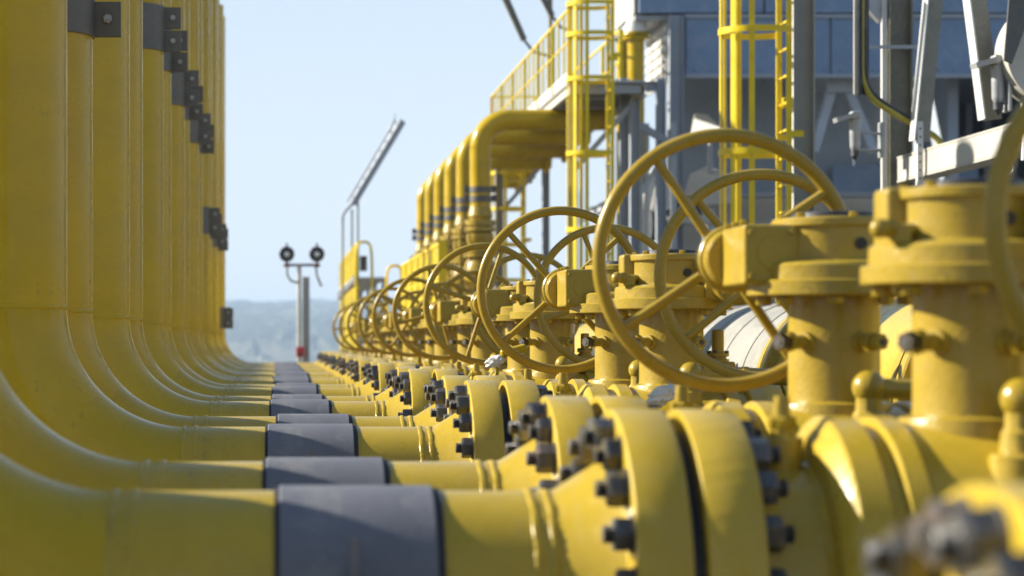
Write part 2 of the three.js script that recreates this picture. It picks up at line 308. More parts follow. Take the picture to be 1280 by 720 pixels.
// ---- the valve: origin on the ground below the stem
const rimGeo = flat(new THREE.TorusGeometry(0.3955, 0.0225, 20, 96));
const spokeGeo = merge([rod(V(0.03, 0, 0.0), V(0.385, 0, 0), 0.0165, 0.0150, 14)]);
const hubGeo = lathe([[-0.035, 0.0], [-0.035, 0.04], [-0.03, 0.045], [0.03, 0.045], [0.035, 0.04], [0.035, 0.0]], 'z', 32, 0.5);
const VB = [];
{
  const half = [[-0.719, 0.24], [-0.719, 0.33], [-0.712, 0.33], [-0.712, 0.44], [-0.709, 0.445], [-0.703, 0.447], [-0.588, 0.447], [-0.582, 0.445], [-0.579, 0.438], [-0.579, 0.345], [-0.57, 0.335], [-0.52, 0.315], [-0.50, 0.31], [-0.415, 0.31], [-0.402, 0.32], [-0.398, 0.375], [-0.368, 0.424], [-0.360, 0.430], [-0.295, 0.430], [-0.288, 0.425], [-0.285, 0.408], [-0.252, 0.408], [-0.249, 0.425], [-0.243, 0.43], [-0.196, 0.43], [-0.19, 0.425], [-0.188, 0.415], [-0.14, 0.418]];
  VB.push(lathe([...half, ...half.map(([x, r]) => [-x, r]).reverse()], 'x', 128, 0.42));
}
const bonnetGeo = lathe([[0.36, 0.175], [0.40, 0.172], [0.425, 0.165], [0.432, 0.136], [0.445, 0.134], [0.60, 0.134], [0.744, 0.134]], 'y', 72, 0.5);
const plateGeo = lathe([[0.743, 0.10], [0.743, 0.250], [0.747, 0.256], [0.786, 0.256], [0.79, 0.252], [0.79, 0.238], [0.832, 0.236], [0.839, 0.230], [0.846, 0.195], [0.847, 0.10]], 'y', 80, 0.42);
const housingGeo = lathe([[0.845, 0.172], [0.852, 0.168], [0.945, 0.168], [0.947, 0.178], [0.951, 0.181], [0.968, 0.181], [0.973, 0.178], [0.975, 0.165], [0.978, 0.12], [0.978, 0]], 'y', 72, 0.42);
const capGeo = lathe([[0.977, 0.125], [0.990, 0.123], [0.993, 0.115], [0.994, 0]], 'y', 48, 0.42);
const boltHead = hexPrism(0.03, 0.018);

function gearDrive(t, reach, spin, mv) {                          // local: drive beside the stem at -x, wheel behind at -z (reach: from the stem to the wheel)
  const gx = reach > 0.5 ? -0.222 : -0.252, gy = AX + 0.865, g = new THREE.Group();
  const drive = part('gearbox', [rbox(0.165, 0.178, 0.33, gx + 0.042, gy, -0.06, 0.012),
    lathe([[-0.07, 0], [-0.07, 0.085], [-0.062, 0.092], [-0.03, 0.094], [-0.026, 0.102], [-0.02, 0.106], [0.03, 0.106], [0.038, 0.102], [0.046, 0.09], [0.05, 0.06], [0.075, 0.055], [0.075, 0]].map(([a, r]) => [-a, r]), 'z', 48, 0.42).translate(gx, gy, -0.262)], mv, t);
  for (const [bx, by] of [[-0.06, 0.065], [0.06, 0.065], [-0.06, -0.065], [0.06, -0.065]]) { const b = part('cover_screw', boltHead, mv, drive); b.rotation.x = Math.PI / 2; b.position.set(gx + 0.042 + bx, gy + by, 0.104); b.scale.setScalar(0.6); }
  for (let k = 0; k < 6; k++) { const a = k / 6 * 6.283 + 0.3, b = part('cover_screw', boltHead, mv, drive); b.rotation.x = -Math.PI / 2; b.position.set(gx + 0.08 * Math.cos(a), gy + 0.08 * Math.sin(a), -0.308); b.scale.setScalar(0.7); }
  for (const bz of [0.06, -0.05, -0.16]) { const b = part('cover_screw', boltHead, mv, drive); b.position.set(gx - 0.03, gy + 0.089, bz); b.scale.setScalar(0.8); }
  part('name_plate', [rod(V(gx + 0.05, gy + 0.005, 0.104), V(gx + 0.05, gy + 0.005, 0.108), 0.052, 0.05, 28)], mv, drive);
  part('drive_shaft', rod(V(gx, gy, -0.32), V(gx, gy, -reach - 0.03), 0.026, 0.026, 20), mv, t);
  const w = new THREE.Group(); w.name = 'handwheel'; w.position.set(gx, gy, -reach); w.rotation.z = spin; t.add(w);
  part('rim', rimGeo, M.wheel, w); part('hub', hubGeo, M.wheel, w);
  for (let k = 0; k < 4; k++) part('spoke', spokeGeo, M.wheel, w).rotation.z = k * Math.PI / 2;
}
function valve(i, z, spin) {
  const odd = i % 2 === 1, label = i === 0 ? 'yellow ball valve with handwheel closest to the camera, mostly cut off by the frame' : `yellow ball valve, handwheel ${odd ? 'before' : 'behind'} it, ${ordinal[i]} in the valve row${i === 18 ? '' : ' from the camera'}`;
  const t = thing('ball_valve', label, 'valve', V(STEM, 0, z), 'ball valves with handwheels'), mv = M.valve, my = M.run[(i + 1) % 3];
  const body = part('valve_body', VB, my, t); body.position.y = AX;
  boltRing(body, -0.579, nutRight, 0.387, 20, 0.5);
  if (i < 6) { boltRing(body, 0.579, nutLeft, 0.387, 20, 0.5); }
  const bn = part('bonnet', bonnetGeo, mv, t); bn.position.y = AX;
  const pl = part('mounting_plate', plateGeo, mv, t); pl.position.y = AX;
  for (let k = 0; k < 8; k++) { const a = (k + 0.3) / 8 * 6.283, b = part('plate_nut', smallNut, mv, pl); b.position.set(0.205 * Math.cos(a), 0.718, 0.205 * Math.sin(a)); }
  const d = new THREE.Group(), turn = new THREE.Matrix4().makeRotationY(odd ? Math.PI : 0);   // the drive may sit on either side
  gearDrive(d, odd ? 0.70 : 0.365, odd ? -spin : spin, mv);
  const hs = part('gear_housing', [housingGeo.clone().translate(0, AX, 0), rbox(0.09, 0.155, 0.12, 0.165, AX + 0.90, 0.03, 0.015), rbox(0.05, 0.05, 0.10, 0.19, AX + 0.86, -0.05, 0.012)], mv, d);
  part('stop_screw', [rod(V(0.15, AX + 0.875, -0.06), V(0.245, AX + 0.875, -0.10), 0.015, 0.015, 14), hexPrism(0.045, 0.025).rotateZ(-Math.PI / 2).translate(0.205, AX + 0.875, -0.085), flat(new THREE.SphereGeometry(0.024, 16, 12)).translate(0.245, AX + 0.875, -0.10)], mv, d);
  const cp = part('indicator_cap', capGeo, M.black, t); cp.position.y = AX;
  for (let k = 0; k < 6; k++) { const a = k / 6 * 6.283 + 0.4, b = part('cap_screw', boltHead, mv, hs); b.position.set(0.152 * Math.cos(a), AX + 0.974, 0.152 * Math.sin(a)); b.scale.setScalar(0.8); }
  for (const c of [...d.children]) { c.applyMatrix4(turn); t.add(c); }
  part('plug', rod(V(0.035, AX + 0.895, 0.16), V(0.036, AX + 0.895, 0.1735), 0.017, 0.017, 20), M.black, t, 'black rubber plug in the gear housing');
  // grease fittings on the bonnet
  const fit = (dir, L, dark) => {
    const q = (r) => V(dir.x * r, AX + 0.607, dir.z * r);
    const f = part('grease_fitting', [rod(q(0.12), q(0.15), 0.032, 0.030, 18), rod(q(0.15), q(L - 0.05), 0.021, 0.021, 16), place(hexPrism(0.052, 0.03), q(L - 0.075), dir.clone())], mv, t);
    part('fitting_tip', place(hexPrism(0.044, 0.034), q(L - 0.04), dir.clone()), dark ? M.brown : mv, f);
    part('fitting_hole', rod(q(L - 0.007), q(L - 0.004), 0.011, 0.011, 12), M.black, f);
  };
  fit(V(-0.78, 0, 0.63).normalize(), 0.27, true); fit(V(0.36, 0, 0.93).normalize(), 0.24, false);
  // vent with rounded head, beside the bonnet
  part('vent_valve', [lathe([[0.26, 0.072], [0.345, 0.072], [0.352, 0.066], [0.355, 0.05], [0.40, 0.046], [0.41, 0.038], [0.45, 0.036]], 'y', 28, 0.5).translate(0.03, AX, 0.27), flat(new THREE.SphereGeometry(0.048, 28, 20)).translate(0.03, AX + 0.478, 0.27), rod(V(0.03, AX + 0.474, 0.27), V(0.24, AX + 0.470, 0.27), 0.031, 0.027, 20), rod(V(0.24, AX + 0.470, 0.27), V(0.265, AX + 0.470, 0.27), 0.037, 0.037, 20)], mv, t);
  part('bleed_nipple', [lathe([[0.28, 0.05], [0.375, 0.05], [0.38, 0.046], [0.382, 0.03], [0.40, 0.03]], 'y', 24, 0.4).translate(-0.46, AX, 0.03), hexPrism(0.062, 0.03).translate(-0.46, AX + 0.40, 0.03), rod(V(-0.46, AX + 0.42, 0.03), V(-0.46, AX + 0.478, 0.03), 0.022, 0.018, 14)], mv, t);
  const dp = odd && part('drain_post', [rbox(0.13, 0.10, 0.12, 0.2, AX + 0.475, -0.02, 0.012), lathe([[0.52, 0.03], [0.522, 0.047], [0.535, 0.047], [0.537, 0.036], [0.545, 0.036], [0.547, 0.047], [0.56, 0.047], [0.562, 0.026], [0.655, 0.026], [0.66, 0.02], [0.66, 0]], 'y', 28, 0.42).translate(0.2, AX, -0.02), rod(V(0.2, AX + 0.36, -0.02), V(0.2, AX + 0.44, -0.02), 0.05, 0.04, 20), rod(V(0.25, AX + 0.47, -0.02), V(0.52, AX + 0.455, -0.02), 0.034, 0.034, 20)], mv, t);
  for (let k = 0; odd && k < 4; k++) { const a = k * 1.5708 + 0.5, b = part('post_bolt', boltHead, M.bolt, dp); b.position.set(0.2 + 0.038 * Math.cos(a), AX + 0.56, -0.02 + 0.038 * Math.sin(a)); b.scale.setScalar(0.6); }
  part('foot', [box(0.5, 0.02, 0.5, 0, 0.018, 0), box(0.36, 0.50, 0.34, 0, 0.27, 0)], M.concrete, t);
  return t;
}
const D = [2.45]; for (let k = 0; k < 9; k++) { D.push(A0 + k * P, A0 + GAP + k * P); }
const deg = Math.PI / 180;
const spins = [20, 50, 124, 40, 132, 20, 162, 75, 15, 140, 55, 100, 30, 160, 70, 10, 120, 45, 95];
D.forEach((d, i) => { pipeLine(i, -d); });
D.forEach((d, i) => { valve(i, -d, spins[i] * deg); });

// ------------------------------------------------------------------ the manifold behind the valves
{
  const X = 3.62, Yh = 1.17, R = 0.62;
  const t = thing('header_pipe', 'very large yellow manifold running lengthwise behind the valves, one white length', 'pipe', V(X, 0, 0));
  const seg = (z0, z1, mat, name = 'pipe_length', label) => part(name, lathe([[z0, R], [(z0 + z1) / 2, R], [z1, R]], 'z', 112, 0.6).translate(0, Yh, 0), mat, t, label);
  seg(-3.4, -13.1, M.run[2]); seg(-13.3, -17.4, M.cream, 'pipe_length', 'white painted length of the manifold'); for (const z of [-14.0, -14.7, -15.4, -16.1]) part('added_shadow_band', lathe([[-0.03, R], [-0.028, R + 0.006], [0.028, R + 0.006], [0.03, R]], 'z', 112, 0.5).translate(0, Yh, z), M.cream, t); seg(-17.6, -55, M.yellow[0]);  // bands added for cast shadows; near length wears the creamier sunlit yellow
  for (const z of [-10.3, -13.2, -17.5]) part('flange_ring', lathe([[-0.1, R - 0.01], [-0.1, R + 0.055], [-0.09, R + 0.065], [-0.012, R + 0.065], [-0.008, R + 0.02], [0.008, R + 0.02], [0.012, R + 0.065], [0.09, R + 0.065], [0.1, R + 0.055], [0.1, R - 0.01]], 'z', 112, 0.42).translate(0, Yh, z), M.valve, t);
  part('end_cap', flat(new THREE.SphereGeometry(R, 48, 20, 0, 6.2832, 0, Math.PI / 2).scale(1, 0.5, 1).rotateX(Math.PI / 2)).translate(0, Yh, -3.4), M.yellow[2], t);
  D.forEach((d, i) => {
    part('branch', [lathe([[STEM + 0.721 - X, 0.33], [STEM + 0.721 - X, 0.44], [STEM + 0.725 - X, 0.447], [STEM + 0.85 - X, 0.447], [STEM + 0.855 - X, 0.44], [STEM + 0.855 - X, 0.34], [STEM + 1.0 - X, 0.25], [-0.5, 0.25]], 'x', 72, 0.42).translate(0, AX, -d)], M.yellow[i % 3], t);
  });
  for (let z = -5; z > -54; z -= 6.2) part('saddle', [box(0.7, 0.62, 0.3, 0, 0.31, z), box(1.2, 0.06, 0.36, 0, 0.03, z)], M.concrete, t);
}

// ------------------------------------------------------------------ goosenecks rising off the manifold
{
  const R = 0.184, top = 5.62 - R, d0 = 38.2, stepd = 2.9, X = 3.62, bend = 0.5;
  const pts = []; for (let i = 0; i <= 16; i++) { const a = i / 16 * Math.PI / 2; pts.push(V(bend - bend * Math.cos(a), top - bend + bend * Math.sin(a), 0)); }
  
  const el = flat(new THREE.TubeGeometry(new THREE.CatmullRomCurve3(pts), 24, R, 40, false));
  const up = lathe([[3.9, R], [4.4, R], [top - bend, R]], 'y', 48, 0.6), lev = lathe([[bend, R], [1.5, R], [2.22, R], [2.22, R + 0.09], [2.29, R + 0.09], [2.29, R], [2.36, R - 0.02], [2.36, 0]], 'x', 48, 0.6).translate(0, top, 0);
  const fl = (y, h, r) => [[y, R], [y, r - 0.006], [y + 0.006, r], [y + h - 0.006, r], [y + h, r - 0.006], [y + h, R]];
  const low = lathe([[1.70, 0.26], [2.15, 0.23], [2.2, R], ...fl(2.25, 0.07, 0.29), ...fl(2.33, 0.07, 0.29), [2.42, 0.22], [2.52, 0.27], [2.70, 0.30], [2.88, 0.27], [2.98, 0.22], ...fl(3.0, 0.07, 0.29), ...fl(3.08, 0.07, 0.29), [3.2, 0.20], [3.3, 0.24], [3.42, 0.24], ...fl(3.46, 0.08, 0.27), ...fl(3.56, 0.10, 0.27), [3.74, 0.22], [3.9, R]], 'y', 48, 0.42);
  const ring = lathe([[0, R], [0, R + 0.012], [0.11, R + 0.012], [0.11, R]], 'y', 40, 0.4);
  const lug = rbox(0.09, 0.13, 0.03, R + 0.06, 0.07, 0, 0.004);
  const wordN = ['nearest', 'second', 'third', 'fourth', 'fifth', 'farthest'];
  for (let k = 0; k < 6; k++) {
    const t = thing('gooseneck_pipe', `yellow riser pipe turning level under the platform, ${wordN[k]} of six`, 'pipe', V(X, 0, -(d0 + stepd * k)), 'gooseneck risers'), my = M.yellow[k % 3];
    part('riser', up, my, t); part('bend', el, my, t); part('level_pipe', lev, my, t);
    const v = part('regulator_body', low, M.valve, t);
    part('dial', [rod(V(0.02, 2.70, 0.27), V(0.02, 2.70, 0.315), 0.10, 0.10, 28)], M.dark, v); part('dial_face', rod(V(0.02, 2.70, 0.315), V(0.02, 2.70, 0.325), 0.055, 0.05, 24), M.lemon, v);
    for (const y of [2.33, 3.07]) for (let q = 0; q < 12; q++) { const a = q / 12 * 6.283, b = part('bolt', smallNut, M.bolt, v); b.position.set(0.255 * Math.cos(a), y + (y > 3 ? 0.082 : 0.072), 0.255 * Math.sin(a)); }
    for (const y of [3.98, 4.14]) { const c = part('pipe_bracket', ring, M.bracket, t); c.position.y = y; for (const s of [1, -1]) { const l = part('lug', lug, M.bracket, c); if (s < 0) l.rotation.y = Math.PI; } }
    const pipeSmall = part('impulse_line', tube([V(-0.2, 2.72, 0.05), V(-0.34, 2.8, 0.08), V(-0.36, 3.2, 0.08), V(-0.34, 3.55, 0.06), V(-0.18, 3.62, 0.03)], 0.022, 30, 8), M.valve, t);
  }
}

// ------------------------------------------------------------------ railings, platforms, caged ladders
function railing(t, a, b, h, { bays = 6, pick = 4, r = 0.024, pr = 0.018, mid = true, toe = 0.16, toeMat = M.white, flatPick = 0 } = {}) {
  const d = V().subVectors(b, a);
  part('top_rail', rod(V(a.x, a.y + h, a.z), V(b.x, b.y + h, b.z), r, r, 12), M.lemon, t);
  if (mid) part('middle_rail', rod(V(a.x, a.y + h * 0.55, a.z), V(b.x, b.y + h * 0.55, b.z), r * 0.7, r * 0.7, 10), M.lemon, t);
  const pg = box(0.06, h, 0.06, 0, h / 2, 0), kg = flatPick ? box(0.012, h - 0.12, flatPick, 0, h / 2 + 0.03, 0) : rod(V(0, 0.03, 0), V(0, h, 0), pr, pr, 8);
  for (let i = 0; i <= bays; i++) {
    const p = part('post', pg, M.lemon, t); p.position.copy(a).addScaledVector(d, i / bays);
    if (i < bays) for (let k = 1; k <= pick; k++) { const q = part('picket', kg, M.lemon, t); q.position.copy(a).addScaledVector(d, (i + k / (pick + 1)) / bays); }
  }
  if (toe) part('toe_board', bar(V(a.x, a.y + toe / 2 + 0.01, a.z), V(b.x, b.y + toe / 2 + 0.01, b.z), 0.012, toe), toeMat, t);
}
function cagedLadder(label, X, zc, y0, y1, cage0, hoopYs, s = 1) {  // ladder in a plane facing -x, cage bulging that way
  const t = thing('caged_ladder', label, 'ladder', V(X, 0, zc), 'caged ladders'), hw = 0.24;
  for (const q of [hw, -hw]) part('stile', box(0.06, y1 - y0, 0.028, 0, (y0 + y1) / 2, q), M.lemon, t);
  const rg = rod(V(0, 0, -hw), V(0, 0, hw), 0.016, 0.016, 10);
  for (let y = y0 + 0.25; y < y1; y += 0.3) part('rung', rg, M.lemon, t).position.y = y;
  const rad = 0.36, cx = -0.34, ang = (k, n) => Math.PI * 0.5 + Math.PI * k / n;
  for (const y of hoopYs) {
    const sh = []; const n = 28;
    const g = new THREE.BufferGeometry(), pos = [], idx = [];
    const path = [V(0.02, 0, hw + 0.03), V(-0.2, 0, rad)]; for (let k = 1; k < n; k++) { const a = ang(k, n); path.push(V(cx + rad * Math.cos(a) * 1.05, 0, rad * Math.sin(a))); } path.push(V(-0.2, 0, -rad), V(0.02, 0, -hw - 0.03));
    const W = 0.07, T = 0.012;
    path.forEach((p, i) => { const q = path[Math.min(i + 1, path.length - 1)], o = path[Math.max(i - 1, 0)], tx = q.x - o.x, tz = q.z - o.z, L = Math.hypot(tx, tz), nx = tz / L, nz = -tx / L; for (const [u, v] of [[-1, -1], [1, -1], [1, 1], [-1, 1]]) pos.push(p.x + nx * u * T / 2, y + v * W / 2, p.z + nz * u * T / 2); });
    for (let i = 0; i < path.length - 1; i++) for (let k = 0; k < 4; k++) { const a = i * 4 + k, b = i * 4 + (k + 1) % 4; idx.push(a, b, a + 4, b, b + 4, a + 4); }
    g.setAttribute('position', new THREE.Float32BufferAttribute(pos, 3)); g.setIndex(idx); g.computeVertexNormals();
    part('hoop', flat(g, 0.5), M.lemon, t);
  }
  for (const k of [0.08, 0.27, 0.5, 0.73, 0.92]) { const a = Math.PI * 0.5 + Math.PI * k, x = cx + (rad - 0.014) * Math.cos(a) * 1.05, z = (rad - 0.014) * Math.sin(a); const g = box(0.012, y1 - cage0, 0.062, 0, (y1 + cage0) / 2, 0); g.rotateY(-a + Math.PI); g.translate(x, 0, z); part('cage_bar', g, M.lemon, t); }
  for (let y = y0 + 1.4; y < y1; y += 2.4) for (const q of [hw, -hw]) part('wall_bracket', box(0.16, 0.07, 0.01, 0.08, y, q), M.lemon, t);
  return t;
}
{
  // high platform running away from the camera
  const y = 5.87, x0 = 4.9, x1 = 6.15, z0 = -36, z1 = -49;
  const t = thing('high_platform', 'high steel walkway with yellow railings beside the caged ladder above the risers', 'platform', V(0, 0, 0));
  part('deck', box(x1 - x0, 0.04, z0 - z1, (x0 + x1) / 2, y - 0.02, (z0 + z1) / 2), M.galv, t);
  for (const x of [x0, x1]) part('edge_beam', iBeam(V(x, y - 0.16, z0), V(x, y - 0.16, z1), 0.1, 0.2), M.pale, t);
  for (let z = z0 + 0.1; z >= z1; z -= 2.15) part('cross_beam', box(x1 - x0 - 0.1, 0.14, 0.08, (x0 + x1) / 2, y - 0.14, z - 0.2), M.steel, t);
  railing(t, V(x0, y, z0), V(x0, y, z1), 1.2, { bays: 6, pick: 2 });
  railing(t, V(x1, y, z0 - 2.5), V(x1, y, z1), 1.2, { bays: 5, pick: 0 });
  railing(t, V(x0, y, z1), V(x1, y, z1), 1.2, { bays: 1, pick: 4 });
  for (const z of [z0 - 0.4, z1 + 0.6]) for (const x of [x0 + 0.1, x1 - 0.1]) part('column', iBeam(V(x, 0, z), V(x, y - 0.26, z), 0.16, 0.16), M.steel, t);
  for (const z of [z0 - 0.4, z1 + 0.6]) part('brace', bar(V(x0 + 0.1, y - 1.5, z), V(x1 - 0.1, y - 0.3, z), 0.07, 0.09), M.steel, t);
  const L1 = at(764, 300, 35.4);
  cagedLadder('yellow caged ladder climbing to the high platform beside the riser bends', L1.x, -35.5, 0, 7.35, 2.3, [3.35, 4.6, 5.82, 6.55, 7.05]);
  const L3 = at(654, 300, 48.6);
  cagedLadder('distant yellow caged ladder seen below the level riser pipes', L3.x, -48.6, 0, 5.9, 2.3, [2.9, 3.7, 4.5, 5.3]);
  const L2 = at(980, 300, 24);
  cagedLadder('yellow caged ladder standing against the pale column of the cooler', L2.x, -24, 0, 6.4, 2.3, [2.75, 3.61, 4.95, 6.2]);
}

// walkway with a dense yellow guard beside the valves
{
  const t = thing('valve_walkway', 'low walkway with a dense yellow picket guard behind the handwheels', 'walkway', V(0, 0, 0)), X = 2.52;
  part('deck', box(0.4, 0.05, 10.2, X - 0.1, 1.86, -38.1), M.galv, t);
  railing(t, V(X, 1.9, -33), V(X, 1.9, -43.2), 1.12, { bays: 6, pick: 11, flatPick: 0.075, toe: 0.1, toeMat: M.lemon });
  part('end_post', rbox(0.12, 1.16, 0.12, X + 0.02, 2.48, -32.9, 0.01), M.lemon, t);
  part('end_loop', [tube([V(X, 1.9, -43.2), V(X, 2.9, -43.25), V(X - 0.04, 3.02, -43.3), V(X - 0.22, 3.02, -43.3), V(X - 0.28, 2.9, -43.3), V(X - 0.28, 1.9, -43.3)], 0.03, 60, 10)], M.lemon, t);
  for (const z of [-33.2, -38, -43]) part('leg', box(0.1, 1.84, 0.1, X - 0.1, 0.92, z), M.steel, t);
}
// stair platform beyond the end of the row
{
  const t = thing('stair_platform', 'yellow guarded crossover stair beyond the far end of the valve row', 'platform', V(0, 0, 0));
  const a = at(446, 303, 60), b = at(421, 329, 76), X = 2.27;
  const yT = 4.27, yF = 3.33;
  part('deck', box(0.9, 0.06, 16, X + 0.35, yF - 0.05, -68), M.galv, t);
  railing(t, V(X, yF, -60), V(X, yF, -76), yT - yF, { bays: 8, pick: 12, flatPick: 0.09, toe: 0.12, toeMat: M.lemon });
  part('end_frame', tube([V(X, 1.2, -59.9), V(X, yT - 0.15, -59.9), V(X + 0.07, yT, -59.9), V(X + 0.28, yT, -59.9), V(X + 0.36, yT - 0.12, -59.9), V(X + 0.36, 1.2, -59.9)], 0.04, 70, 10), M.lemon, t);
  part('stringer', bar(V(X - 0.06, 3.28, -60), V(X - 0.06, 3.10, -76), 0.06, 0.22), M.bracket, t);
  for (let i = 0; i < 34; i++) part('slat', box(0.05, 1.85, 0.17, X, 2.15, -60.2 - i * 0.47), M.lemon, t);
  for (const y of [1.25, 2.3, 3.02]) part('slat_rail', box(0.03, 0.07, 16, X + 0.04, y, -68), M.lemon, t);
  part('switch_box', rbox(0.2, 0.42, 0.25, X + 0.18, 3.7, -60.3, 0.02), M.dark, t);
  for (const z of [-60.2, -65, -70, -75.8]) for (const x of [X, X + 0.7]) part('leg', box(0.1, 3.3, 0.1, x + 0.03, 1.65, z), M.steel, t);
}

// ------------------------------------------------------------------ light boom on three thin poles
{
  const d = 64, t = thing('light_boom', 'long slanting grey light boom on three thin poles against the sky', 'mast', V(0, 0, 0));
  const A = at(503, 151, d), B = at(441, 255, d), C = at(429, 268, d);
  part('boom', [rod(V(A.x, A.y, -d), V(B.x, B.y, -d), 0.12, 0.11, 14), rod(V(A.x - 0.2, A.y + 0.03, -d + 0.15), V(B.x - 0.16, B.y + 0.06, -d + 0.15), 0.03, 0.03, 10)], M.steel, t);
  for (let k = 0; k < 9; k++) { const p = V().lerpVectors(A, B, 0.05 + k * 0.11); part('lattice_bar', bar(V(p.x, p.y, -d), V(p.x - 0.2 + 0.04, p.y + 0.06, -d + 0.15), 0.025, 0.025), M.steel, t); }
  part('bent_end', tube([V(B.x + 0.02, B.y + 0.03, -d), V(B.x - 0.12, B.y - 0.1, -d), V(C.x, C.y, -d), V(C.x - 0.02, C.y - 0.3, -d)], 0.045, 20, 8), M.steel, t);
  for (const [px, py] of [[428.5, 272], [440, 262], [447.5, 247]]) { const q = at(px, py, d); part('pole', rod(V(q.x, 0, -d), V(q.x, q.y, -d), 0.032, 0.03, 8), M.olive, t); }
  const q = at(487, 163, d); part('lamp', [flat(new THREE.SphereGeometry(0.06, 16, 12)).translate(q.x, q.y, q.z + 0.2)], M.white, t);
  part('lamp_stem', rod(V(q.x, q.y, q.z + 0.18), V(q.x + 0.18, q.y + 0.5, q.z), 0.02, 0.015, 8), M.steel, t);
}
// ------------------------------------------------------------------ mast with two round lamps
{
  const d = 56, s = d / FPX, p0 = at(378, 427.6, d), t = thing('lamp_mast', 'short grey mast carrying two round black floodlights and a red box', 'lamp', V(p0.x, 0, -d));
  const ly = (py) => CY - (py - VY) * s, lx = (px) => (px - 378) * s;
  part('post', iBeam(V(lx(382.5), 0, 0), V(lx(382.5), ly(346), 0), 0.19, 0.18), M.galv, t);
  part('pipe_post', rod(V(lx(374), 0, 0.08), V(lx(374), ly(332), 0.08), 0.055, 0.055, 14), M.pale, t);
  part('cross_arm', bar(V(lx(356), ly(331.5), 0.08), V(lx(398), ly(331.5), 0.08), 0.07, 0.07), M.bracket, t);
  for (const px of [358.5, 396]) {
    const l = part('floodlight', lathe([[-0.16, 0], [-0.16, 0.06], [-0.10, 0.17], [0.0, 0.20], [0.05, 0.20], [0.06, 0.19], [0.06, 0.075], [0.03, 0.07]], 'z', 40, 0.42), M.black, t); l.position.set(lx(px), ly(318), 0.12);
    part('lens', lathe([[0.03, 0.07], [0.05, 0.045], [0.055, 0]], 'z', 28, 0.8), M.glass, l);
    part('top_knob', rod(V(0, 0.19, 0), V(0, 0.30, 0), 0.03, 0.02, 10), M.black, l);
    part('yoke', [rod(V(0, -0.28, -0.04), V(0, -0.18, -0.04), 0.04, 0.04, 10), rbox(0.18, 0.09, 0.12, 0, -0.29, -0.04, 0.03)], M.rust, l);
  }
  part('cable', tube([V(lx(359), ly(335), 0.1), V(lx(359), ly(343), 0.12), V(lx(364), ly(351), 0.13), V(lx(371), ly(353), 0.12), V(lx(376), ly(350), 0.1)], 0.028, 30, 8), M.olive, t);
  part('loose_cable', tube([V(lx(395), ly(334), 0.1), V(lx(396), ly(344), 0.13), V(lx(399), ly(352), 0.12), V(lx(402), ly(358), 0.1)], 0.03, 20, 8), M.olive, t);
  part('alarm_box', [rbox(0.22, 0.26, 0.16, lx(375.5), ly(440), 0.2, 0.02)], M.red, t);
  part('alarm_button', rod(V(lx(375.5), ly(443), 0.28), V(lx(375.5), ly(443), 0.30), 0.05, 0.045, 16), M.dark, t);
}
// ------------------------------------------------------------------ two tube lamps hanging over the platform
for (const [k, q] of [[0, [628, -12, 655, 50, 688]], [1, [672, -18, 690, 20, 720]]]) {
  const d = 46, t = thing('tube_lamp', k ? 'shorter dark tube lamp tilted at the frame edge above the railing' : 'dark slanting tube lamp against the sky above the platform railing', 'lamp', V(0, 0, 0), 'tube lamps');
  const A = at(q[0], q[1], d), B = at(q[2], q[3], d);
  part('housing', bar(A, B, 0.14, 0.12), M.bracket, t);
  part('diffuser', bar(A.clone().add(V(-0.075, 0.0, 0.03)), B.clone().add(V(-0.075, 0.06, 0.03)), 0.05, 0.06), M.pale, t);
  const C = B.clone().add(V(0.2, -0.25, 0)); part('bracket', rod(B, C, 0.03, 0.03, 10), M.bracket, t);
  const top = at(q[4], k ? 10 : 20, d); part('arm', rod(C, V(top.x, C.y - 0.1, -d), 0.03, 0.03, 8), M.olive, t);
  part('pole', rod(V(top.x, 5.87, -d), V(top.x, top.y + 1.2, -d), 0.05, 0.045, 12), M.olive, t);
}

